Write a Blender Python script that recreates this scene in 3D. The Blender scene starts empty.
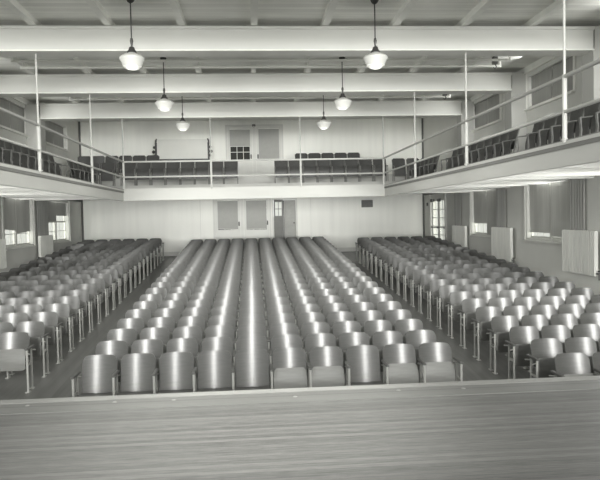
import bpy, bmesh, math, random
from mathutils import Vector, Matrix
random.seed(7)
C = bpy.context.scene.collection
PI = math.pi

# ------------------------------------------------------------------ materials
def tint(v, k=1.0):
    return (v, v * 1.005, v * (1 - .045 * k), 1)

def mat(name, v, rough=.6, spec=.5, noise=None, bump=None, metallic=0, coat=0):
    """noise = (scale xyz, amount, detail); bump = (scale xyz, strength)"""
    m = bpy.data.materials.new(name); m.use_nodes = True
    nt = m.node_tree; b = nt.nodes['Principled BSDF']
    b.inputs['Base Color'].default_value = tint(v)
    b.inputs['Roughness'].default_value = rough
    b.inputs['Metallic'].default_value = metallic
    b.inputs['Specular IOR Level'].default_value = spec
    if coat:
        b.inputs['Coat Weight'].default_value = coat
        b.inputs['Coat Roughness'].default_value = .27
    tc = nt.nodes.new('ShaderNodeTexCoord')
    def tex(scale, detail=4):
        mp = nt.nodes.new('ShaderNodeMapping'); mp.inputs['Scale'].default_value = scale
        nt.links.new(tc.outputs['Object'], mp.inputs['Vector'])
        n = nt.nodes.new('ShaderNodeTexNoise'); n.inputs['Scale'].default_value = 1
        n.inputs['Detail'].default_value = detail
        nt.links.new(mp.outputs['Vector'], n.inputs['Vector'])
        return n
    if noise:
        sc, amt, det = noise
        n = tex(sc, det)
        r = nt.nodes.new('ShaderNodeValToRGB')
        r.color_ramp.elements[0].position = .3; r.color_ramp.elements[1].position = .7
        r.color_ramp.elements[0].color = tint(v * (1 - amt)); r.color_ramp.elements[1].color = tint(v * (1 + amt))
        nt.links.new(n.outputs['Fac'], r.inputs['Fac'])
        nt.links.new(r.outputs['Color'], b.inputs['Base Color'])
    if bump:
        sc, st = bump
        n = tex(sc, 3)
        bp = nt.nodes.new('ShaderNodeBump'); bp.inputs['Strength'].default_value = st; bp.inputs['Distance'].default_value = .01
        nt.links.new(n.outputs['Fac'], bp.inputs['Height']); nt.links.new(bp.outputs['Normal'], b.inputs['Normal'])
    return m

def plank_mat(name, v, rough, axis, width, amt, grain, gap=.6, spec=.5):
    """boards running along one axis: per-board tone, grain streaks and dark seams"""
    m = bpy.data.materials.new(name); m.use_nodes = True
    nt = m.node_tree; N = nt.nodes; L = nt.links; b = N['Principled BSDF']
    b.inputs['Roughness'].default_value = rough; b.inputs['Specular IOR Level'].default_value = spec
    tc = N.new('ShaderNodeTexCoord'); sp = N.new('ShaderNodeSeparateXYZ'); L.new(tc.outputs['Object'], sp.inputs[0])
    across = sp.outputs['Y' if axis == 'X' else 'X']
    def math_(op, a, c):
        n = N.new('ShaderNodeMath'); n.operation = op
        for i, q in enumerate((a, c)):
            if isinstance(q, (int, float)): n.inputs[i].default_value = q
            elif q is not None: L.new(q, n.inputs[i])
        return n.outputs[0]
    u = math_('DIVIDE', across, width)
    idx = math_('FLOOR', u, None); fr = math_('FRACT', u, None)
    wn = N.new('ShaderNodeTexWhiteNoise'); wn.noise_dimensions = '1D'; L.new(idx, wn.inputs['W'])
    mp = N.new('ShaderNodeMapping'); mp.inputs['Scale'].default_value = grain
    L.new(tc.outputs['Object'], mp.inputs['Vector'])
    n = N.new('ShaderNodeTexNoise'); n.inputs['Scale'].default_value = 1; n.inputs['Detail'].default_value = 6; n.inputs['Roughness'].default_value = .65
    L.new(mp.outputs['Vector'], n.inputs['Vector'])
    a1 = math_('MULTIPLY', math_('SUBTRACT', wn.outputs['Value'], .5), amt)
    a2 = math_('MULTIPLY', math_('SUBTRACT', n.outputs['Fac'], .5), amt * 3)
    tot = math_('ADD', math_('ADD', a1, a2), 1.0)
    seam = math_('SUBTRACT', 1.0, math_('MULTIPLY', math_('LESS_THAN', fr, .05), gap))
    val = math_('MULTIPLY', math_('MULTIPLY', tot, seam), v)
    cc = N.new('ShaderNodeCombineColor')
    L.new(val, cc.inputs[0]); L.new(math_('MULTIPLY', val, 1.005), cc.inputs[1]); L.new(math_('MULTIPLY', val, .955), cc.inputs[2])
    L.new(cc.outputs[0], b.inputs['Base Color'])
    bp = N.new('ShaderNodeBump'); bp.inputs['Strength'].default_value = .25; bp.inputs['Distance'].default_value = .01
    L.new(n.outputs['Fac'], bp.inputs['Height']); L.new(bp.outputs['Normal'], b.inputs['Normal'])
    return m

def glass_mat():
    m = bpy.data.materials.new('window_glass'); m.use_nodes = True
    nt = m.node_tree; nt.nodes.remove(nt.nodes['Principled BSDF'])
    tr = nt.nodes.new('ShaderNodeBsdfTransparent'); tr.inputs[0].default_value = (.92, .93, .9, 1)
    gl = nt.nodes.new('ShaderNodeBsdfGlossy'); gl.inputs['Roughness'].default_value = .05
    mx = nt.nodes.new('ShaderNodeMixShader'); mx.inputs[0].default_value = .06
    nt.links.new(tr.outputs[0], mx.inputs[1]); nt.links.new(gl.outputs[0], mx.inputs[2])
    nt.links.new(mx.outputs[0], nt.nodes['Material Output'].inputs['Surface'])
    return m

M = dict(
    back=mat('white_board_wall', .88, .7, .2, noise=((4.5, 1, .35), .03, 2)),
    side=mat('grey_plaster_wall', .72, .8, .2, noise=((.8, .8, .8), .05, 4)),
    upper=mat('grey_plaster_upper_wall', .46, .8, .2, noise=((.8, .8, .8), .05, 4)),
    ceil=plank_mat('grey_ceiling_boards', .85, .7, 'X', .14, .12, (.6, 6, 1), .25, .2),
    joist=mat('grey_joist_paint', .82, .7, .2, noise=((2, 2, 2), .06, 3)),
    beam=mat('white_beam_paint', .64, .6, .25, noise=((.5, 3, 6), .03, 4)),
    white=mat('white_trim_paint', .68, .5, .4, noise=((3, 3, 3), .03, 3)),
    rail=mat('white_rail_paint', .46, .45, .4),
    fascia=mat('white_fascia_paint', .52, .55, .3, noise=((.7, .7, 3), .04, 4)),
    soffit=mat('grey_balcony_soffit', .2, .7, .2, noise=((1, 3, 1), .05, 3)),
    floor=plank_mat('dark_hall_floor', .115, .34, 'Y', .09, .25, (9, .6, 1), .3),
    stage=plank_mat('worn_stage_boards', .108, .5, 'X', .055, .5, (5, 48, 1), .35),
    lip=mat('lit_stage_lip', .24, .5, .4, noise=((1.5, 9, 9), .10, 4)),  # paler than the boards: light on the rounded edge put into the colour
    nosing=plank_mat('pale_stage_nosing', .13, .45, 'X', .46, .1, (1.2, 9, 1), .3),
    ply=mat('glossy_brown_plywood', .085, .44, .5, noise=((5, 5, 40), .10, 4), coat=.5),
    under=mat('pale_seat_underside', .18, .5, .4, noise=((5, 5, 30), .08, 3)),
    edge=mat('dark_seat_edge', .05, .5, .4),
    steel=mat('grey_painted_iron', .40, .4, .5, metallic=.2),
    cap=mat('dark_iron_cap', .09, .45, .5),
    bdark=mat('dark_stained_balcony_seat', .055, .42, .45, noise=((8, 8, 30), .12, 3)),
    biron=mat('dull_balcony_iron', .17, .5, .4),
    tier=mat('balcony_floor_paint', .42, .6, .3, noise=((2, 2, 2), .06, 3)),
    shade=mat('grey_roller_shade', .5, .8, .15, noise=((14, 14, .6), .07, 3)),
    ushade=mat('dark_upper_shade', .36, .8, .15, noise=((12, 12, .6), .07, 3)),
    dshade=mat('pale_grey_door_shade', .40, .8, .15, noise=((6, 6, 6), .03, 3)),
    drape=mat('dark_grey_drape', .38, .85, .1, noise=((9, 9, .5), .14, 3)),
    radi=mat('pale_radiator_paint', .82, .5, .35, noise=((6, 6, 1.5), .08, 3)),
    opal=mat('opal_glass', .62, .25, .5),
    brass=mat('dark_lamp_metal', .07, .4, .5, metallic=.5),
    conduit=mat('bright_conduit_paint', .9, .4, .4),
    pipe=mat('dark_pipe_paint', .13, .5, .3),
    knob=mat('dark_door_hardware', .06, .4, .5, metallic=.4),
    darkglass=mat('dark_room_glass', .05, .08, .6),
    greydoor=plank_mat('grey_door_boards', .42, .6, 'X', .2, .15, (5, 5, 7), .3, .3),
    dimdoor=mat('dim_grey_door', .2, .6, .3, noise=((3, 3, 3), .08, 3)),
    plaque=mat('dark_bronze_plaque', .13, .5, .4, noise=((8, 8, 20), .12, 2)),
    board=mat('white_display_panel', .72, .6, .2, noise=((2, 2, 2), .03, 3)),
    metal=mat('dull_steel_plate', .3, .45, .5, metallic=.4),
    glass=glass_mat(),
)

# ------------------------------------------------------------------ mesh helpers
class MB:
    def __init__(s): s.bm = bmesh.new()
    def box(s, x0, x1, y0, y1, z0, z1, bev=0):
        r = bmesh.ops.create_cube(s.bm, size=1)
        v = r['verts']
        bmesh.ops.scale(s.bm, vec=(x1 - x0, y1 - y0, z1 - z0), verts=v)
        bmesh.ops.translate(s.bm, vec=((x0 + x1) / 2, (y0 + y1) / 2, (z0 + z1) / 2), verts=v)
        if bev:
            e = list({e for q in v for e in q.link_edges})
            bmesh.ops.bevel(s.bm, geom=e, offset=bev, segments=2, affect='EDGES', clamp_overlap=True)
        return s
    def tube(s, a, b, r, n=10, r2=None):
        a = Vector(a); b = Vector(b); d = b - a
        q = bmesh.ops.create_cone(s.bm, cap_ends=True, segments=n, radius1=r, radius2=r if r2 is None else r2, depth=d.length)
        rot = Vector((0, 0, 1)).rotation_difference(d.normalized()).to_matrix().to_4x4()
        bmesh.ops.transform(s.bm, matrix=Matrix.Translation((a + b) / 2) @ rot, verts=q['verts'])
        return s
    def path(s, pts, r, n=8):
        for a, b in zip(pts, pts[1:]): s.tube(a, b, r, n)
        for p in pts[1:-1]: s.ball(p, r * 1.02)
        return s
    def ball(s, c, r, u=10, v=6, sc=(1, 1, 1)):
        q = bmesh.ops.create_uvsphere(s.bm, u_segments=u, v_segments=v, radius=r)
        bmesh.ops.scale(s.bm, vec=sc, verts=q['verts']); bmesh.ops.translate(s.bm, vec=c, verts=q['verts'])
        return s
    def lathe(s, prof, c=(0, 0, 0), n=28):
        rings = []
        for r, z in prof:
            rings.append([s.bm.verts.new((c[0] + r * math.cos(2 * PI * k / n), c[1] + r * math.sin(2 * PI * k / n), c[2] + z)) for k in range(n)] if r > 1e-6
                         else [s.bm.verts.new((c[0], c[1], c[2] + z))])
        for A, B in zip(rings, rings[1:]):
            for k in range(n):
                k2 = (k + 1) % n
                if len(A) == 1: s.bm.faces.new((A[0], B[k2], B[k]))
                elif len(B) == 1: s.bm.faces.new((A[k], A[k2], B[0]))
                else: s.bm.faces.new((A[k], A[k2], B[k2], B[k]))
        return s
    def sheet(s, fn, nu, nv, th):
        """closed curved slab: fn(u, v) -> point, fn offset along its numeric normal for the back"""
        P = [[Vector(fn(i / nu, j / nv)) for j in range(nv + 1)] for i in range(nu + 1)]
        F = []; B = []
        for i in range(nu + 1):
            fr = []; br = []
            for j in range(nv + 1):
                du = P[min(i + 1, nu)][j] - P[max(i - 1, 0)][j]; dv = P[i][min(j + 1, nv)] - P[i][max(j - 1, 0)]
                n = du.cross(dv).normalized()
                fr.append(s.bm.verts.new(P[i][j])); br.append(s.bm.verts.new(P[i][j] - n * th))
            F.append(fr); B.append(br)
        for i in range(nu):
            for j in range(nv):
                s.bm.faces.new((F[i][j], F[i + 1][j], F[i + 1][j + 1], F[i][j + 1]))
                s.bm.faces.new((B[i][j], B[i][j + 1], B[i + 1][j + 1], B[i + 1][j]))
        for i in range(nu):
            s.bm.faces.new((F[i][0], B[i][0], B[i + 1][0], F[i + 1][0]))
            s.bm.faces.new((F[i + 1][nv], B[i + 1][nv], B[i][nv], F[i][nv]))
        for j in range(nv):
            s.bm.faces.new((F[0][j + 1], B[0][j + 1], B[0][j], F[0][j]))
            s.bm.faces.new((F[nu][j], B[nu][j], B[nu][j + 1], F[nu][j + 1]))
        return s
    def mesh(s, name, m, smooth=False, ang=40):
        bmesh.ops.recalc_face_normals(s.bm, faces=s.bm.faces)
        me = bpy.data.meshes.new(name)
        s.bm.to_mesh(me); s.bm.free()
        me.materials.append(M[m] if isinstance(m, str) else m)
        if smooth:
            me.shade_smooth()
            try: me.set_sharp_from_angle(angle=math.radians(ang))
            except Exception: pass
        return me
    def build(s, name, m, parent=None, smooth=False, **kw):
        return put(name, s.mesh(name, m, smooth), parent, **kw)

def put(name, me, parent=None, loc=None, label=None, cat=None, group=None, kind=None):
    o = bpy.data.objects.new(name, me); C.objects.link(o)
    if parent: o.parent = parent
    if loc: o.location = loc
    return tag(o, label, cat, group, kind)
def tag(o, label=None, cat=None, group=None, kind=None):
    if label: o['label'] = label
    if cat: o['category'] = cat
    if group: o['group'] = group
    if kind: o['kind'] = kind
    return o
def thing(name, label, cat, loc=(0, 0, 0), rotz=0, group=None, kind=None):
    o = bpy.data.objects.new(name, None); C.objects.link(o)
    o.empty_display_size = .2
    o.location = loc; o.rotation_euler = (0, 0, rotz)
    return tag(o, label, cat, group, kind)

ORD = ['zeroth', 'first', 'second', 'third', 'fourth', 'fifth', 'sixth', 'seventh', 'eighth', 'ninth', 'tenth', 'eleventh', 'twelfth', 'thirteenth',
       'fourteenth', 'fifteenth', 'sixteenth', 'seventeenth', 'eighteenth', 'nineteenth', 'twentieth', 'twenty-first', 'twenty-second', 'twenty-third']

# ------------------------------------------------------------------ the setting
SLOPE = .0677
def fz(y): return SLOPE * y
XL, XR, YW, YS = -7.22, 7.17, 17.73, -2.96
YB = -14.0                      # the stage platform and its added roof run back to here
CEIL = 6.80                     # over the rear balcony
CLOW = 6.56                     # over the hall
ZST = 1.05
XBL, XBR, YBR = -4.32, 4.20, 11.78
ZF, ZFB = 3.68, 3.35            # balcony fascia
BEAMS = [-.43, 3.64, 7.72, 11.78]

b = MB()                        # raked floor slab
for (ya, yb_) in ((YS, YW + .2),):
    vs = [b.bm.verts.new((x, y, fz(y) + dz)) for dz in (-.25, 0) for (x, y) in ((XL - .2, ya), (XR + .2, ya), (XR + .2, yb_), (XL - .2, yb_))]
    for q in ((3, 2, 1, 0), (4, 5, 6, 7), (0, 1, 5, 4), (1, 2, 6, 5), (2, 3, 7, 6), (3, 0, 4, 7)):
        b.bm.faces.new([vs[i] for i in q])
b.build('floor', 'floor', kind='structure')
MB().box(XL - .2, XR + .2, YS - .3, 12.0, CLOW, CEIL + .2).box(XL - .2, XR + .2, 12.0, YW + .2, CEIL, CEIL + .2).build('ceiling', 'ceil', kind='structure')

MB().box(XL - .2, XR + .2, YB, YS - .6, 8.6, 8.8).build('stage_sky_shield', 'ceil', kind='structure')  # unseen roof added to keep sky light off the stage boards
stage = MB().box(XL, XR, YB, YS - .46, -.3, ZST).box(XL, XR, YS - .46, YS - .04, -.3, ZST - .04).build('stage_platform', 'stage', kind='structure')
MB().box(XL, XR, YS - .455, YS - .135, ZST - .04, ZST + .004, .005).build('front_board', 'nosing', stage)
MB().box(XL, XR, YS - .132, YS + .02, ZST - .05, ZST + .004, .012).build('nosing', 'lip', stage)
for x in (-1.52, -.98, .14, 1.13, 1.75, -2.3):
    MB().lathe([(0, .006), (.016, .005), (.021, .002), (.021, 0)], (x, YS - .25 - .04 * math.sin(9 * x), ZST + .003), 14).build('screw_plate', 'metal', stage, smooth=True)

def wall(name, axis, a0, a1, holes, x0, x1, m, z0=-.4, z1=CEIL):
    """a wall slab running along one axis with real rectangular openings"""
    b = MB()
    cuts = sorted({a0, a1, *[h[0] for h in holes], *[h[1] for h in holes]})
    for p, q in zip(cuts, cuts[1:]):
        mid = (p + q) / 2
        zs = [z0]
        for h in sorted([h for h in holes if h[0] < mid < h[1]], key=lambda h: h[2]): zs += [h[2], h[3]]
        zs.append(z1)
        for za, zb in zip(zs[::2], zs[1::2]):
            if axis == 'Y': b.box(x0, x1, p, q, za, zb)
            else: b.box(p, q, x0, x1, za, zb)
    bmesh.ops.remove_doubles(b.bm, verts=b.bm.verts, dist=1e-4)
    seen = {}
    for f in b.bm.faces: seen.setdefault(tuple(sorted(v.index for v in f.verts)), []).append(f)
    b.bm.verts.index_update()
    return b.build(name, m, kind='structure')

# windows: (far Y, near Y, sill, head)
LOW = [(15.95, 13.35), (11.95, 9.45), (7.62, 5.15), (3.55, 1.1), (-.55, -3.0)]
UPP = [(15.95, 13.35), (11.75, 9.3), (7.45, 5.0), (3.4, 1.0), (-.7, -3.1)]
LZ = (1.98, 3.50); UZ = (5.45, 6.36)
DOOR_R = (14.75, 16.75, 1.05, 3.42)
wall('wall_left', 'Y', YS - .3, YW + .2, [(n, f, *LZ) for f, n in LOW] + [(n, f, *UZ) for f, n in UPP], XL - .22, XL, 'side')
wall('wall_right', 'Y', YS - .3, YW + .2, [DOOR_R] + [(n, f, *LZ) for f, n in LOW[1:]] + [(n, f, *UZ) for f, n in UPP[1:]], XR, XR + .22, 'side')
DX0, DX1, DZ1 = .69, 1.64, 3.46
wall('wall_back', 'X', XL - .2, XR + .2, [(DX0, DX1, fz(YW), DZ1)], YW, YW + .2, 'back')

MB().box(XL, DX0 - .1, YW - .03, YW, fz(YW) - .02, fz(YW) + .17, .006).box(DX1 + .1, XR, YW - .03, YW, fz(YW) - .02, fz(YW) + .17, .006).build('baseboard_back', 'white', kind='structure')
MB().box(-2.375, -2.355, YW - .008, YW, fz(YW) + .17, 3.6).build('trim_1', 'side', kind='structure')
MB().box(2.255, 2.285, YW - .008, YW, fz(YW) + .17, 3.6).build('trim_2', 'joist', kind='structure')
MB().box(XL, XL + .07, YS, 12.0, CLOW - .16, CLOW).build('trim_3', 'joist', kind='structure')
MB().box(XR - .07, XR, YS, 12.0, CLOW - .16, CLOW).build('trim_4', 'joist', kind='structure')
MB().box(XL, XL + .05, YS, YW, 3.52, 3.60).build('trim_5', 'pipe', kind='structure')
MB().box(XR - .05, XR, YS, YW, 3.52, 3.60).build('trim_6', 'pipe', kind='structure')

# ceiling beams with crown strip, joists between
for y in BEAMS:
    bm_ = MB().box(-6.79, 6.77, y - .23, y + .23, 5.97, 6.43).build('ceiling_beam', 'beam', kind='structure')
    MB().box(-6.79, 6.77, y - .262, y + .262, 6.375, 6.432, .008).build('crown_strip', 'beam', bm_)
    MB().box(-6.79, 6.77, y - .238, y + .238, 5.962, 5.99).build('soffit_strip', 'joist', bm_)
for k in range(-4, 5):
    x = -.09 + 1.39 * k
    if XL + .1 < x < XR - .1:
        MB().box(x - .065, x + .065, YS, 12.0, 6.44, CLOW).build('ceiling_joist', 'joist', kind='structure')
for y in BEAMS:                  # pilasters above the balcony carry the beams
    for x0, x1 in ((XL, -6.77), (6.75, XR)):
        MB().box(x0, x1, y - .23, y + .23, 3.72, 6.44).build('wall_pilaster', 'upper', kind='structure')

# ------------------------------------------------------------------ balconies
def joists(o, x0, x1, ys):
    for y in ys:
        MB().box(x0, x1, y - .05, y + .05, 3.42, 3.60).build('joist', 'white', o)
JY = [1.1 * k - 2.4 for k in range(14)]
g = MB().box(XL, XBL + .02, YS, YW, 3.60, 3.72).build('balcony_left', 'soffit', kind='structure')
MB().box(XBL - .06, XBL, YS, YBR, ZFB, ZF, .006).box(XBL - .06, XBL + .025, YS, YBR, ZF - .03, ZF + .03, .006).build('fascia', 'fascia', g)
joists(g, XL, XBL - .06, JY)
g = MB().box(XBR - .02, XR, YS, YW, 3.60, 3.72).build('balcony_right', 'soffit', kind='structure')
MB().box(XBR, XBR + .06, YS, YBR, ZFB, ZF, .006).box(XBR - .025, XBR + .06, YS, YBR, ZF - .03, ZF + .03, .006).build('fascia', 'fascia', g)
joists(g, XBR + .06, XR, JY)
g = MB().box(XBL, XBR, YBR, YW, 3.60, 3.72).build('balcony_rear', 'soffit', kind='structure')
MB().box(XBL - .06, XBR + .06, YBR - .01, YBR + .07, ZFB, ZF + .06, .006).build('fascia', 'fascia', g)
MB().box(XL, XR, 13.35, YW, 3.72, 3.92).build('tier', 'tier', g)
MB().box(XL, XR, 15.3, YW, 3.92, 4.30).build('tier', 'tier', g)

# ------------------------------------------------------------------ railings
ZR1, ZR2 = 4.60, 4.11
def railing(label, pts, posts, zpost):
    t = thing('balcony_railing', label, 'railing')
    (xa, ya), (xb, yb) = pts
    for z, n, r in ((ZR1, 'top_rail', .030), (ZR2, 'lower_rail', .027)):
        MB().tube((xa, ya, z), (xb, yb, z), r, 10).build(n, 'rail', t, smooth=True)
    for x, y in posts:
        p = MB().tube((x, y, ZF), (x, y, ZR1 + .03), .034, 12).lathe([(.05, 0), (.05, .015), (.036, .03)], (x, y, ZF + .03), 14).build('post', 'rail', t, smooth=True)
        MB().tube((x, y, ZR1 + .02), (x, y, zpost), .019, 8).build('hanger_rod', 'rail', p, smooth=True)
    return t
railing('white pipe railing along the left side balcony', ((XBL + .02, YS), (XBL + .02, YBR - .06)), [(XBL + .02, y) for y in (-.43, 3.64, 7.72)], 5.97)
railing('white pipe railing along the right side balcony', ((XBR - .02, YS), (XBR - .02, YBR - .06)), [(XBR - .02, y) for y in (-.43, 3.64, 7.72)], 5.97)
railing('white pipe railing across the front of the rear balcony', ((XBL + .02, YBR + .02), (XBR - .02, YBR + .02)), [(x, YBR + .02) for x in (XBL + .02, -1.5, 1.42, XBR - .02)], 5.97)

# ------------------------------------------------------------------ windows in the side walls
wn = [0]
def side_window(s, far, near, z0, z1, low):
    """s = -1 left wall, +1 right wall"""
    wn[0] += 1
    xw = XL if s < 0 else XR
    X = lambda d: xw + s * d           # d metres into the wall from the room face
    def bx(b, d0, d1, *r): 
        a, c = sorted((X(d0), X(d1))); return b.box(a, c, *r)
    w = thing('window_%d' % wn[0], None, None, (0, 0, 0), kind='structure')
    f = MB()                            # outer frame lining the reveal
    e = .06
    bx(f, .005, .2, near, near + e, z0, z1); bx(f, .005, .2, far - e, far, z0, z1)
    bx(f, .005, .2, near + e, far - e, z1 - e, z1); bx(f, .005, .2, near + e, far - e, z0, z0 + .05)
    mid = (near + far) / 2
    bx(f, .11, .2, mid - .05, mid + .05, z0 + .05, z1 - e)
    f.build('frame', 'white', w)
    cm = 'white' if low else 'joist'
    b = MB(); bx(b, -.09, .02, near - .06, far + .06, z0 - .05, z0, .008); b.build('sill', cm, w)
    b = MB(); bx(b, -.025, .006, near - .11, near + .005, z0, z1 + .05, .006); bx(b, -.025, .006, far - .005, far + .11, z0, z1 + .05, .006); b.build('casing', cm, w)
    for a, c in ((near + e, mid - .07), (mid + .07, far - e)):
        sh = MB(); t = .035
        zm = (z0 + z1) / 2 - .02
        for za, zb, d in ((z0 + .05, zm + .02, .125), (zm - .02, z1 - e, .155)):
            bx(sh, d, d + .025, a, a + t, za, zb); bx(sh, d, d + .025, c - t, c, za, zb)
            bx(sh, d, d + .025, a + t, c - t, za, za + .05); bx(sh, d, d + .025, a + t, c - t, zb - .035, zb)
            for k in (1, 2):
                y = a + (c - a) * k / 3
                bx(sh, d + .004, d + .02, y - .009, y + .009, za + .05, zb - .035)
            zc = (za + zb) / 2
            bx(sh, d + .004, d + .02, a + t, c - t, zc - .009, zc + .009)
        s_ = sh.build('sash', cm, w)
        g = MB(); bx(g, .138, .142, a + .02, c - .02, z0 + .07, zm)
        bx(g, .168, .172, a + .02, c - .02, zm, z1 - .07); g.build('pane', 'glass', s_)
    return (X, near, far, mid, z0, z1)

def shade(s, a, c, ztop, zbot, label, m, d=.095, slant=0.0):
    xw = XL if s < 0 else XR
    t = thing('roller_shade', label, 'window shade', (xw + s * d, (a + c) / 2, zbot))
    w = (c - a) / 2; h = ztop - zbot
    MB().sheet(lambda u, v: (s * .012 * math.sin(9 * u + 2 * v) * (1 - v), -w + 2 * w * u, slant * (u - .5) * (1 - v) + h * v), 10, 6, .004).build('blind', m, t, smooth=True)
    MB().tube((0, -w, h - .015), (0, w, h - .015), .022, 10).build('roller', m, t, smooth=True)
    MB().tube((0, -w + .01, .006 - slant * .5), (0, w - .01, .006 + slant * .5), .011, 8).build('hem_bar', m, t, smooth=True)
    MB().tube((-s * .012, 0, -.13), (-s * .012, 0, .01), .003, 6).ball((-s * .012, 0, -.14), .014).build('pull_cord', 'white', t)

POS = ['rearmost', 'second from the back', 'third from the back', 'fourth from the back', 'nearest the stage']
# shade bottoms measured on the lower windows: [far sash, near sash]
LB = {(-1, 0): (2.95, 2.74), (-1, 1): (2.42, 2.52), (-1, 2): (2.2, 2.14), (-1, 3): (2.15, 2.2), (-1, 4): (2.2, 2.2),
      (1, 1): (2.40, 2.03), (1, 2): (2.18, 2.10), (1, 3): (2.15, 2.2), (1, 4): (2.2, 2.2)}
for s in (-1, 1):
    side = 'left' if s < 0 else 'right'
    for k, (f, n) in enumerate(LOW):
        if s > 0 and k == 0: continue
        X, near, far, mid, z0, z1 = side_window(s, f, n, *LZ, True)
        if k > 3: continue
        zf, zn = LB[(s, k)]
        shade(s, mid + .02, far - .05, z1 - .03, zf, 'grey roller shade, far half of the %s lower window %s' % (side, POS[k] if not (s > 0 and k == 1) else 'beside the double door'), 'shade', slant=.05 if s < 0 and k == 1 else 0)
        shade(s, near + .05, mid - .02, z1 - .03, zn, 'grey roller shade, near half of the %s lower window %s' % (side, POS[k] if not (s > 0 and k == 1) else 'beside the double door'), 'shade', slant=-.06 if s < 0 and k == 1 else 0)
    for k, (f, n) in enumerate(UPP):
        if s > 0 and k == 0: continue
        X, near, far, mid, z0, z1 = side_window(s, f, n, *UZ, False)
        if k > 3: continue
        kk = k - 1 if s > 0 else k
        shade(s, mid + .02, far - .05, z1 - .03, z0 + .055, 'dark shade, far half of the %s balcony window %s' % (side, POS[kk]), 'ushade')
        shade(s, near + .05, mid - .02, z1 - .03, z0 + .06, 'dark shade, near half of the %s balcony window %s' % (side, POS[kk]), 'ushade')

# dark drapes on the piers and wall-hung radiators
def drape(s, y0, y1, z0, z1, label):
    xw = (XL if s < 0 else XR) - s * .05
    t = thing('pier_drape', label, 'curtain', (xw, (y0 + y1) / 2, z0))
    w = (y1 - y0) / 2; h = z1 - z0
    MB().sheet(lambda u, v: (-s * .022 * math.sin(2 * PI * 5.5 * u), -w + 2 * w * u, h * v), 66, 3, .004).build('cloth', 'drape', t, smooth=True)
    MB().tube((0, -w - .05, h), (0, w + .05, h), .014, 8).build('curtain_rod', 'pipe', t, smooth=True)
def radiator(s, y0, y1, z0, z1, label):
    xw = XL if s < 0 else XR
    t = thing('radiator', label, 'radiator', (xw - s * .09, (y0 + y1) / 2, z0))
    w = (y1 - y0) / 2; h = z1 - z0; n = int((y1 - y0) / .075)
    b = MB()
    for i in range(n):
        y = -w + (i + .5) * 2 * w / n
        b.box(*sorted((-s * .0, -s * .09)), y - .031, y + .031, .02, h - .02, .014)
    b.box(*sorted((-s * .02, -s * .07)), -w + .02, w - .02, .05, .11).box(*sorted((-s * .02, -s * .07)), -w + .02, w - .02, h - .11, h - .05)
    b.build('sections', 'radi', t)
    for y in (-w + .2, w - .2):
        MB().box(*sorted((s * .0885, -s * .03)), y - .02, y + .02, .04, .14).build('wall_bracket', 'radi', t)
    v = MB().tube((-s * .045, -w + .02, .08), (-s * .045, -w - .10, .08), .018, 8).tube((-s * .045, -w - .10, -.05), (-s * .045, -w - .10, .12), .018, 8).build('valve', 'pipe', t, smooth=True)
    MB().ball((-s * .045, -w - .10, .14), .035, sc=(1, 1, .5)).build('valve_handle', 'knob', v, smooth=True)
RW = ['beside the double door', 'halfway along the wall', 'nearest the stage']
LW = ['farthest from the stage', 'halfway along the wall', 'nearest the stage']
for k, y in enumerate((12.75, 8.95, 4.55)):
    z = 1.30
    radiator(1, y - .72, y + .72, z, 2.31, 'pale ribbed radiator hung on the right wall, ' + RW[k])
    drape(1, y - .1 + (.15 if k == 0 else 0), y + .55 + (.15 if k == 0 else 0), 1.6, 3.5, 'dark grey drape hanging on the right wall pier, ' + RW[k])
for k, y in enumerate((12.7, 8.5, 4.4)):
    radiator(-1, y - .70, y + .62, 1.45, 2.30, 'pale ribbed radiator hung on the left wall, ' + LW[k])
    drape(-1, y - .55, y + .5, 1.6, 3.5, 'dark grey drape hanging on the left wall pier, ' + LW[k])

# vertical pipes in the two rear corners
for x, lab in ((XL + .05, 'dark vertical pipe in the left rear corner'), (XR - .05, 'dark vertical pipe in the right rear corner')):
    MB().tube((x, YW - .05, fz(YW)), (x, YW - .05, 3.6), .035, 10).tube((x, YW - .05, 4.3), (x, YW - .05, CEIL), .035, 10).build('riser_pipe', 'pipe', smooth=True, label=lab, cat='pipe')

# ------------------------------------------------------------------ doors
def leaf(name, x0, x1, z0, z1, gz0, gz1, m='white', y=None, pane='darkglass'):
    """a door leaf on the back wall with a glazed light"""
    y = YW if y is None else y
    d = thing(name, None, None, kind='structure')
    st = .11
    f = MB().box(x0, x0 + st, y - .045, y, z0, z1, .004).box(x1 - st, x1, y - .045, y, z0, z1, .004)
    f.box(x0 + st, x1 - st, y - .045, y, z0, gz0).box(x0 + st, x1 - st, y - .045, y, gz1, z1)
    f.box(x0 + st + .06, x1 - st - .06, y - .055, y - .044, z0 + .15, gz0 - .12, .004)
    f.build('door_leaf', m, d)
    b = MB()
    gx0, gx1 = x0 + st, x1 - st
    for k in (1, 2):
        x = gx0 + (gx1 - gx0) * k / 3; b.box(x - .012, x + .012, y - .035, y - .01, gz0, gz1)
    nr = max(2, round((gz1 - gz0) / .3))
    for k in range(1, nr):
        z = gz0 + (gz1 - gz0) * k / nr; b.box(gx0, gx1, y - .035, y - .01, z - .012, z + .012)
    b.build('glazing_bar', m, d)
    MB().box(gx0, gx1, y - .022, y - .016, gz0, gz1).build('pane', pane, d)
    return d
def door_knob(d, x, z, y=None):
    y = (YW if y is None else y) - .05
    MB().box(x - .025, x + .025, y - .008, y + .006, z - .09, z + .09, .004).tube((x, y, z), (x, y - .05, z), .012, 8).ball((x, y - .06, z), .03).build('knob', 'knob', d, smooth=True)
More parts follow.
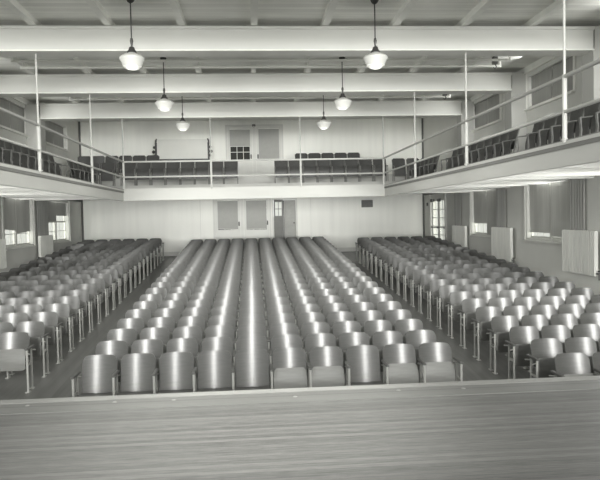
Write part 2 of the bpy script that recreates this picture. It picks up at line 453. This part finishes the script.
def door_shade(x0, x1, z0, z1, label, slant=0):
    t = thing('door_shade', label, 'window shade', ((x0 + x1) / 2, YW - .07, z0))
    w = (x1 - x0) / 2; h = z1 - z0
    MB().sheet(lambda u, v: (-w + 2 * w * u, .004 * math.sin(7 * u), slant * (u - .5) * (1 - v) + h * v), 8, 4, .003).build('blind', 'dshade', t, smooth=True)
    MB().tube((-w, 0, h), (w, 0, h), .02, 10).build('roller', 'joist', t, smooth=True)
    MB().tube((-w + .01, -.005, .005 - slant / 2), (w - .01, -.005, .005 + slant / 2), .009, 8).build('hem_bar', 'joist', t, smooth=True)
def casing(n, x0, x1, z0, z1, w=.1):
    MB().box(x0 - w, x0, YW - .06, YW, z0, z1 + w, .006).box(x1, x1 + w, YW - .06, YW, z0, z1 + w, .006).box(x0, x1, YW - .06, YW, z1, z1 + w, .006).build('trim_%d' % n, 'white', kind='structure')

zf = fz(YW)
d = leaf('door_1', -1.74, -.70, zf, 3.55, 2.24, 3.44); door_knob(d, -.76, 2.48)
d = leaf('door_2', -.55, .50, zf, 3.55, 2.22, 3.44); door_knob(d, .43, 2.50)
casing(7, -1.75, .51, zf, 3.56, .09)
MB().box(-.69, -.56, YW - .06, YW, zf, 3.55).build('trim_8', 'white', kind='structure')
door_shade(-1.64, -.80, 2.26, 3.46, 'grey shade on the left lower door under the balcony, hem slightly crooked', -.04)
door_shade(-.45, .38, 2.24, 3.46, 'grey shade on the right lower door under the balcony')
d = leaf('door_3', -1.15, -.13, 4.3, 6.52, 5.16, 6.41); door_knob(d, -.19, 5.28)
d = leaf('door_4', .04, 1.08, 4.3, 6.52, 5.16, 6.43); door_knob(d, .10, 5.28)
casing(9, -1.16, 1.09, 4.3, 6.53, .08)
MB().box(-.12, .03, YW - .06, YW, 4.3, 6.52).build('trim_10', 'white', kind='structure')
door_shade(-1.06, -.22, 5.70, 6.42, 'grey shade on the left balcony door, raised above its lower panes')
door_shade(.14, .99, 5.16, 6.44, 'grey shade drawn full length on the right balcony door')
t = thing('exit_lamp', 'small dark lamp fixture above the balcony doors', 'lamp', (-.05, YW, 6.56))
MB().box(-.07, .07, -.09, 0, -.03, .06, .01).build('housing', 'pipe', t); MB().ball((0, -.075, -.045), .04).build('bulb', 'opal', t, smooth=True)

# open doorway with a glazed leaf and a grey boarded leaf
d = thing('door_5', None, None, kind='structure')
x0, x1 = .72, 1.10
gz0, gz1 = 2.78, 3.36
yd = YW + .10
MB().box(x0, x0 + .05, yd, yd + .045, zf, DZ1).box(x1 - .05, x1, yd, yd + .045, zf, DZ1).box(x0 + .05, x1 - .05, yd, yd + .045, zf, gz0).box(x0 + .05, x1 - .05, yd, yd + .045, gz1, DZ1)\
    .box(x0 + .08, x1 - .08, yd - .012, yd, zf + .2, 2.25, .004).box(x0 + .08, x1 - .08, yd - .012, yd, 2.33, 2.68, .004).build('door_leaf', 'dimdoor', d)
b = MB().box((x0 + x1) / 2 - .012, (x0 + x1) / 2 + .012, yd, yd + .04, gz0, gz1)
for k in (1,): b.box(x0 + .05, x1 - .05, yd, yd + .04, gz0 + .28, gz0 + .305)
b.build('glazing_bar', 'dimdoor', d)
MB().box(x0 + .05, x1 - .05, yd + .018, yd + .024, gz0, gz1).build('pane', 'glass', d)
MB().box(x1 - .02, x1 + .05, yd - .03, yd + .05, zf, DZ1 - .03).build('gap_shade_strip', 'knob', d)  # dark strip standing for the shade in the gap between the leaves
d = tag(bpy.data.objects.new('door_6', None), kind='structure'); C.objects.link(d)
d.location = (1.63, YW + .06, 0); d.rotation_euler = (0, 0, math.radians(-12))
b = MB().box(-.48, 0, -.045, 0, zf, DZ1 - .02, .004)
for z in (1.45, 1.95, 2.45, 2.95): b.box(-.43, -.07, -.056, -.044, z, z + .38, .006)
b.build('door_leaf', 'greydoor', d)
MB().box(-.03, -.01, -.06, -.04, zf + .3, zf + .4).ball((-.06, -.085, 2.47), .03).tube((-.06, -.045, 2.47), (-.06, -.085, 2.47), .012, 8).build('knob', 'knob', d, smooth=True)
casing(11, DX0, DX1, zf, DZ1, .06)
MB().box(-.3, 2.6, YW + .8, YW + .86, zf - .2, 2.75).build('wall_vestibule', 'side', kind='structure')

# double glazed door in the right wall
d = thing('door_7', None, None, kind='structure')
y0, y1, z0, z1 = DOOR_R
z0 = fz(y0)
b = MB().box(XR - .03, XR + .2, y0, y0 + .06, z0, z1).box(XR - .03, XR + .2, y1 - .06, y1, z0, z1).box(XR - .03, XR + .2, y0 + .06, y1 - .06, z1 - .06, z1)
b.box(XR - .03, XR, y0 - .12, y0, z0, z1 + .1, .006).box(XR - .03, XR, y1, y1 + .3, z0, z1 + .1, .006).build('frame', 'white', d)
mid = (y0 + y1) / 2
for a, c in ((y0 + .06, mid - .005), (mid + .005, y1 - .06)):
    l = MB().box(XR + .04, XR + .085, a, a + .13, z0, z1 - .06).box(XR + .04, XR + .085, c - .13, c, z0, z1 - .06)
    l.box(XR + .04, XR + .085, a + .13, c - .13, z0, 1.55).box(XR + .04, XR + .085, a + .13, c - .13, z1 - .18, z1 - .06)
    for k in range(1, 5):
        z = 1.55 + (z1 - .18 - 1.55) * k / 5; l.box(XR + .05, XR + .08, a + .13, c - .13, z - .014, z + .014)
    m_ = (a + c) / 2; l.box(XR + .05, XR + .08, m_ - .014, m_ + .014, 1.55, z1 - .18)
    lf = l.build('door_leaf', 'white', d)
    MB().box(XR + .062, XR + .068, a + .13, c - .13, 1.55, z1 - .18).build('pane', 'glass', lf)
    MB().tube((XR - .02, a + .08, 2.18), (XR - .02, c - .08, 2.18), .016, 8).box(XR - .03, XR + .045, a + .06, a + .1, 2.14, 2.22).box(XR - .03, XR + .045, c - .1, c - .06, 2.14, 2.22).build('push_bar', 'pipe', lf)
    MB().box(XR - .06, XR + .04, c - .3, c - .06, z1 - .21, z1 - .1, .01).build('door_closer', 'knob', lf)
b = MB().box(XR - .035, XR - .0, 17.13, 17.27, 3.06, 3.2, .008).box(XR - .045, XR - .035, 17.19, 17.21, 3.10, 3.16)
b.build('wall_switch', 'knob', label='small dark wall switch between the right corner and the double door', cat='switch')

t = thing('wall_plaque', 'dark rectangular plaque on the white rear wall under the balcony', 'plaque', (4.69, YW, 3.22))
MB().box(-.245, .245, -.03, 0, -.155, .155, .008).build('frame', 'pipe', t)
b = MB().box(-.215, .215, -.036, -.028, -.125, .125); b.build('tablet', 'plaque', t)

# white display panel between dark scrolled end posts behind the balcony seats
t = thing('display_panel', 'white panel between dark scrolled end posts behind the left balcony seats', 'panel', (-2.98, 17.25, 4.3))
MB().box(-1.02, 1.02, -.03, .03, .88, 1.68, .01).build('panel', 'board', t)
for s in (-1, 1):
    b = MB().box(*sorted((s * 1.02, s * 1.10)), -.06, .06, 0, 1.55, .01)
    b.path([(s * 1.07, 0, 1.5), (s * 1.06, 0, 1.64), (s * 1.02, 0, 1.70)], .035)
    b.ball((s * 1.13, 0, 1.36), .06).ball((s * 1.16, 0, 1.18), .07).ball((s * 1.12, 0, 1.02), .06)
    b.build('end_post', 'bdark', t, smooth=True)
MB().box(-1.02, 1.02, -.05, .05, .80, .88, .006).build('bottom_rail', 'bdark', t)
for s in (-1, 1): MB().box(*sorted((s * .95, s * 1.15)), -.22, .22, 0, .06, .01).build('foot', 'bdark', t)

# ------------------------------------------------------------------ pendant lamps and conduits
def lamp(x, y, zg, label):
    t = thing('pendant_lamp', label, 'lamp', (x, y, CLOW), group='pendant lamps')
    z = zg - CLOW
    MB().lathe([(0, 0), (.075, 0), (.075, -.02), (.05, -.06), (.02, -.08), (0, -.08)]).build('canopy', 'brass', t, smooth=True)
    MB().tube((0, 0, -.07), (0, 0, z + .36), .011, 8).build('rod', 'brass', t, smooth=True)
    MB().lathe([(0, .40), (.02, .39), (.03, .34), (.02, .29), (.016, .25), (.045, .23), (.055, .19), (.085, .15), (.085, .13), (0, .13)], (0, 0, z), 20).build('holder', 'brass', t, smooth=True)
    gl = MB().lathe([(0, .135), (.075, .135), (.085, .12), (.13, .105), (.19, .075), (.217, .045), (.217, .025), (.19, -.02), (.165, -.075), (.155, -.095), (.13, -.10), (.115, -.13), (.07, -.15), (0, -.155)], (0, 0, z), 32)
    gl.build('globe', 'opal', t, smooth=True)
LY = [2.25, 6.35, 10.4]
far = ['near the stage, first pair', 'in the middle pair', 'in the farthest pair']
for k, y in enumerate(LY):
    for s, x in ((-1, -2.23), (1, 2.05)):
        lamp(x, y, (5.49, 5.455, 5.54)[k], 'white opal glass pendant lamp, %s one %s' % ('left' if s < 0 else 'right', far[k]))
for k, yb in enumerate(BEAMS[1:3]):
    for j, dy in enumerate((2.38, 3.0)):
        MB().tube((-5.6, yb + dy, 6.409), (6.1, yb + dy, 6.409), .031, 8).tube((-5.6, yb + dy, 6.38), (-5.6, yb + dy, CLOW - .002), .031, 8).tube((6.1, yb + dy, 6.38), (6.1, yb + dy, CLOW - .002), .031, 8).build('conduit', 'conduit', smooth=True,
            label='thin white conduit under the ceiling joists, %s line in the %s bay' % (('nearer', 'farther')[j], ('nearer', 'farther')[k]), cat='conduit', group='ceiling conduits')
    t = thing('ceiling_hook', 'small dark hook box under the right ceiling edge, %s bay' % ('nearer', 'farther')[k], 'hook', (5.85, yb + 2.69, 6.44))
    MB().box(-.06, .06, -.06, .06, -.06, .12, .01).build('box', 'pipe', t)
    MB().path([(0, 0, -.05), (.04, 0, -.12), (0, 0, -.17), (-.04, 0, -.13)], .012).build('hook', 'pipe', t)

# ------------------------------------------------------------------ the auditorium seats
HW = .239
def back_fn(x0=HW, zt=.84, zb=.44, sag=.062, lean=.095, rc=.078):
    def fn(u, v):
        x = (2 * u - 1) * x0
        a = abs(x) / x0
        # rounded upper corners, gently arched lower edge
        d = max(0, abs(x) - (x0 - rc)) / rc
        top = zt - rc * (1 - math.sqrt(max(0, 1 - d * d))) - .004 * a
        bot = zb + .02 * a * a
        z = bot + (top - bot) * v
        y = -lean * (zt - z) / (zt - zb) - sag * a * a
        return (x, y, z)
    return fn
def umap(n):       # finer columns near the edges
    return n
back_me = MB().sheet(back_fn(), 16, 6, .013).mesh('backrest', 'ply', True, 50)

def seat_up_fn(u, v):
    a = (2 * u - 1); x = a * .232
    z0, z1 = .265, .605
    d = max(0, abs(x) - .172) / .06
    top = z1 - .05 * (1 - math.sqrt(max(0, 1 - d * d)))
    bot = z0 + .03 * (1 - math.sqrt(max(0, 1 - d * d)))
    z = bot + (top - bot) * v
    y = -.235 - .035 * math.sin(PI * v) + .012 * a * a - .05 * (1 - v)
    return (x, y, z)
tall_me = MB().sheet(back_fn(zb=.32, lean=.115), 16, 9, .013).mesh('backrest', 'ply', True, 50)
up_me = MB().sheet(seat_up_fn, 12, 6, .016).mesh('seat', 'under', True, 50)
def seat_dn_fn(u, v):
    a = (2 * u - 1); x = a * .238
    d = max(0, abs(x) - .178) / .06
    yf = -.50 + .05 * (1 - math.sqrt(max(0, 1 - d * d)))
    y = -.13 + (yf + .13) * (1 - v)
    e = max(0, (.25 - v) / .25)
    z = .405 - .075 * v - .02 * math.sin(PI * v) - .05 * e * e + .02 * a * a * v
    return (x, y, z)
dn_me = MB().sheet(seat_dn_fn, 12, 10, .016).mesh('seat', 'ply', True, 60)
edge_me = MB().sheet(lambda u, v: ((2 * u - 1) * .25, -.522 + .10 * abs(2 * u - 1) ** 3, .295 + .062 * v), 14, 2, .014).box(-.19, .19, -.44, -.2, .275, .295).mesh('under_frame', 'edge', True)

def leg_mesh(x, seat_x=None):
    b = MB()
    for y in (-.48, -.29):
        b.tube((x, y, fz(y)), (x, y, .63), .017, 8)
        b.box(x - .03, x + .03, y - .05, y + .05, fz(y) - .004, fz(y) + .014, .004)
    b.box(x - .009, x + .009, -.48, -.29, .38, .41)
    b.tube((x, -.29, .60), (x, -.10, .56), .010, 6)
    if seat_x is not None: b.tube((x, -.29, .52), (seat_x, -.20, .52), .010, 6)      # aisle standard: a pin reaches the seat
    return b.mesh('leg', 'steel', True)
def cap_mesh(x):
    return MB().box(x - .024, x + .024, -.515, -.17, .628, .656, .007).mesh('arm_cap', 'cap', True)
PX = .53
LX = {'l': -PX / 2 + .004, 'r': PX / 2 - .004, 'L': -.335, 'R': .335}
LEG = {k: leg_mesh(x, None if k in 'lr' else math.copysign(.22, x)) for k, x in LX.items()}
CAP = {k: cap_mesh(x) for k, x in LX.items()}

# where the seats stand: (block, row, column, x, y)
seats = []
for r in range(22):
    for c in range(10): seats.append(('middle', r, c, (c - 4.5) * PX, r * .762))
for r in range(2, 23):
    for c in range(6): seats.append(('left', r, c, -4.10 - c * PX, r * .762 + .004 * r))
for r in range(-1, 21):
    for c in range(6): seats.append(('right', r, c, 4.06 + c * .522, r * .762))
cam_loc = Vector((-.2221, -9.0709, 2.7214))
seats.sort(key=lambda q: (Vector((q[3], q[4], fz(q[4]))) - cam_loc).length)
DOWN = {0, 1, 2, 3, 4, 7}
def seat_label(bl, r, c, down, upfront):
    if bl == 'middle':
        if r == 0:
            return '%s, middle block, front row, %s seat from left aisle' % ('glossy plywood theatre chair folded down' if down else 'plywood theatre chair tipped up', ORD[c + 1])
        return 'brown plywood theatre chair, middle block, %s row from stage, %s from left aisle' % (ORD[r + 1], ORD[c + 1])
    rr = r - 1 if bl == 'left' else r + 2
    return 'brown plywood theatre chair, %s block, %s row from stage, %s from its aisle' % (bl, ORD[rr], ORD[c + 1])
GROUP = 'plywood chairs on the hall floor'
def make_seat(down, legs):
    t = thing('auditorium_chair', None, 'chair', group=GROUP)
    put('backrest', tall_me if down else back_me, t)
    if down:
        s = put('seat', dn_me, t); put('seat_edge', edge_me, s)
    else:
        put('seat', up_me, t, label='pale seat underside, tipped up')
    for k in legs:
        l = put('leg', LEG[k], t); put('arm_cap', CAP[k], l)
    return t
protos = {}
def copy_tree(o, parent=None):
    c = o.copy(); C.objects.link(c); c.parent = parent
    for ch in list(o.children): copy_tree(ch, c)
    return c
def legs_of(bl, c):          # each chair owns the standard at its left; the last of a row also the right one
    if bl == 'middle': return 'lr' if c == 9 else 'l'
    if bl == 'right': return 'L' if c == 0 else 'lr' if c == 5 else 'l'
    return 'lR' if c == 0 else 'l'
rest = []
for i, (bl, r, c, x, y) in enumerate(seats):
    if i >= 300:
        rest.append((bl, r, c, x, y)); continue
    down = bl == 'middle' and r == 0 and c in DOWN
    key = (down, legs_of(bl, c))
    if key not in protos:
        o = protos[key] = make_seat(*key)
    else:
        o = copy_tree(protos[key])
    o.location = (x, y, fz(y))
    o.rotation_euler = (0, 0, random.uniform(-.012, .012))
    o['label'] = seat_label(bl, r, c, down, False)
# the far seats: one object
V = []; F = []; MI = []; SM = []
mats = ['ply', 'under', 'steel', 'cap']
def emit(me, mi, x, y, z):
    k = len(V)
    V.extend([(v.co.x + x, v.co.y + y, v.co.z + z) for v in me.vertices])
    for p in me.polygons: F.append([k + q for q in p.vertices]); MI.append(mi)
for bl, r, c, x, y in rest:
    z = fz(y)
    emit(back_me, 0, x, y, z); emit(up_me, 1, x, y, z); 
    for k in legs_of(bl, c): emit(LEG[k], 2, x, y, z); emit(CAP[k], 3, x, y, z)
me = bpy.data.meshes.new('auditorium_seats_far'); me.from_pydata(V, [], F)
for n in mats: me.materials.append(M[n])
me.polygons.foreach_set('material_index', MI); me.shade_smooth()
me.set_sharp_from_angle(angle=math.radians(50))
put('auditorium_chair_rows', me, label='far rows of brown plywood theatre chairs in front of the rear wall', cat='chairs', group=GROUP, kind='stuff')

# ------------------------------------------------------------------ balcony seats
bback = MB().sheet(back_fn(.238, .95, .47, .035, .10, .05), 12, 5, .02).mesh('backrest', 'bdark', True, 50)
def bseat_fn(u, v):
    a = 2 * u - 1
    return (a * .225, -.20 - .03 * math.sin(PI * v) - .04 * (1 - v), .26 + .40 * v)
bseat = MB().sheet(bseat_fn, 8, 5, .022).mesh('seat', 'bdark', True, 50)
def bleg(x):
    b = MB()
    b.path([(x, -.44, 0), (x, -.40, .40), (x, -.42, .62), (x, -.10, .66), (x, -.02, .90)], .014, 8)
    b.path([(x, -.12, 0), (x, -.16, .40), (x, -.10, .66)], .014, 8)
    b.box(x - .015, x + .015, -.50, -.06, 0, .018, .004)
    return b.mesh('leg', 'biron', True)
bl_l, bl_r = bleg(-.243), bleg(.243)
def make_balcony():
    t = thing('balcony_chair', None, 'chair')
    put('backrest', bback, t); put('seat', bseat, t); put('leg', bl_l, t); put('leg', bl_r, t)
    return t
bp_ = [None]
def bseat_at(x, y, z, rz, label, group):
    if bp_[0] is None: o = bp_[0] = make_balcony()
    else: o = copy_tree(bp_[0])
    o.location = (x, y, z); o.rotation_euler = (0, 0, rz); o['label'] = label; o['group'] = group
for k in range(8):
    bseat_at(-.94 - k * .525, 14.55, 3.92, 0, 'dark wooden chair, rear balcony front row left of the aisle, %s from the aisle' % ORD[k + 1], 'chairs on the rear balcony')
    bseat_at(.91 + k * .525, 14.55, 3.92, 0, 'dark wooden chair, rear balcony front row right of the aisle, %s from the aisle' % ORD[k + 1], 'chairs on the rear balcony')
for k in range(5):
    bseat_at(1.80 + k * .525, 16.25, 4.30, 0, 'dark wooden chair, rear balcony back row right of the doors, %s from the doors' % ORD[k + 1], 'chairs on the rear balcony')
for k in range(6):
    bseat_at(-4.02 - k * .525, 16.25, 4.30, 0, 'dark wooden chair, rear balcony back row by the white panel, %s from the panel' % ORD[k + 1], 'chairs on the rear balcony')
for k in range(3):
    bseat_at(5.40 + k * .555, 14.9, 3.92, 0, 'dark wooden chair in the right rear corner of the balcony, %s from left' % ORD[k + 1], 'chairs on the rear balcony')
    bseat_at(-5.45 - k * .555, 14.9, 3.92, 0, 'dark wooden chair in the left rear corner of the balcony, %s from right' % ORD[k + 1], 'chairs on the rear balcony')
runs = [('rearmost', 11.55, 5), ('middle', 5.35, 9), ('nearest', .35, 8)]
for s in (-1, 1):
    side = 'left' if s < 0 else 'right'
    for nm, y0, n in runs:
        for k in range(n):
            y = y0 + (n - 1 - k) * .53
            if nm == 'nearest' and n - 1 - k < 0: continue
            bseat_at(s * 5.95, y, 3.72, -s * PI / 2, 'dark wooden chair on the %s side balcony, %s run, %s from its far end' % (side, nm, ORD[k + 1]), 'chairs on the %s side balcony' % side)

# ------------------------------------------------------------------ light
w = bpy.data.worlds.new('World'); bpy.context.scene.world = w; w.use_nodes = True
bg = w.node_tree.nodes['Background']; bg.inputs['Color'].default_value = tint(1, .4); bg.inputs['Strength'].default_value = .85
def sun(name, e, az, el, ang):
    l = bpy.data.lights.new(name, 'SUN'); l.energy = e; l.angle = math.radians(ang); l.color = (1, 1, .965)
    o = bpy.data.objects.new(name, l); C.objects.link(o)
    d = Vector((math.sin(math.radians(az)) * math.cos(math.radians(el)), math.cos(math.radians(az)) * math.cos(math.radians(el)), -math.sin(math.radians(el))))
    o.rotation_euler = d.to_track_quat('-Z', 'Y').to_euler(); o.location = (0, -20, 6)
sun('low_fill_sun', .8, 15, -6, 10)  # unseen suns shining upward, added to brighten beams and side walls
sun('low_fill_sun', .8, -15, -6, 10)
sun('level_fill_sun', 1.25, 10, .5, 10)  # unseen level suns added to brighten the rear wall
sun('level_fill_sun', 1.25, -10, .5, 10)
sun('high_stage_light', 3.2, 0, 17, 12)

def lamp_light(x, y, z, kind, e):
    l = bpy.data.lights.new('pendant_light', kind); l.energy = e; l.shadow_soft_size = .2; l.color = (1, 1, .95)
    if kind == 'SPOT': l.spot_size = math.radians(164); l.spot_blend = .35
    o = bpy.data.objects.new('pendant_light', l); C.objects.link(o); o.location = (x, y, z)
for k, y in enumerate(LY):
    for x in (-2.23, 2.05):
        z = (5.49, 5.455, 5.54)[k] - .42
        lamp_light(x, y, z, 'POINT', 14); lamp_light(x, y, z, 'SPOT', (110, 100, 30)[k])

# unseen spot added to brighten the middle of the stage front
l = bpy.data.lights.new('stage_fill_spot', 'SPOT'); l.energy = 1900; l.spot_size = math.radians(50); l.spot_blend = 1; l.shadow_soft_size = .3; l.color = (1, 1, .96)
o = bpy.data.objects.new('stage_fill_spot', l); C.objects.link(o); o.location = (-.3, -3.75, 6.2)
# unseen fill lamps added on the room side of the shades, standing for daylight
def window_fill(s, far, near, z0, z1, e, d=.1, tilt=.3):
    l = bpy.data.lights.new('window_fill_lamp', 'AREA'); l.shape = 'RECTANGLE'; l.size = far - near - .2; l.size_y = z1 - z0 - .15
    l.energy = e; l.color = (1, 1, .97)
    o = bpy.data.objects.new('window_fill_lamp', l); C.objects.link(o)
    o.location = ((XL + d) if s < 0 else (XR - d), (far + near) / 2, (z0 + z1) / 2)
    o.rotation_euler = Vector((-s, 0, tilt)).to_track_quat('-Z', 'Z').to_euler()
for s in (-1, 1):
    for (f, n), e in zip(LOW[:4], (14, 28, 60, 84)):
        if s < 0 or e > 14: window_fill(s, f, n, *LZ, e)
    for f, n in UPP[:4]: window_fill(s, f, n, UZ[0] - .1, UZ[1] - .3, 25, .25, -.45)

# ------------------------------------------------------------------ camera
f, yaw, pitch, roll = 634.78, .0750, .0366, .0211
fw = Vector((math.sin(yaw), math.cos(yaw), 0)); rt = Vector((math.cos(yaw), -math.sin(yaw), 0)); up = Vector((0, 0, 1))
fw2 = fw * math.cos(pitch) - up * math.sin(pitch); up2 = up * math.cos(pitch) + fw * math.sin(pitch)
r_ = rt * math.cos(roll) - up2 * math.sin(roll); u_ = rt * math.sin(roll) + up2 * math.cos(roll)
cd = bpy.data.cameras.new('camera'); co = bpy.data.objects.new('camera', cd); C.objects.link(co)
cd.sensor_width = 36; cd.lens = f * 36 / 600; cd.clip_end = 200
mt = Matrix((r_, u_, -fw2)).transposed().to_4x4(); mt.translation = cam_loc
co.matrix_world = mt
sc = bpy.context.scene
sc.camera = co
sc.view_settings.view_transform = 'Standard'; sc.view_settings.look = 'None'
sc.view_settings.exposure = .12; sc.view_settings.gamma = 1; sc.view_settings.use_curve_mapping = False
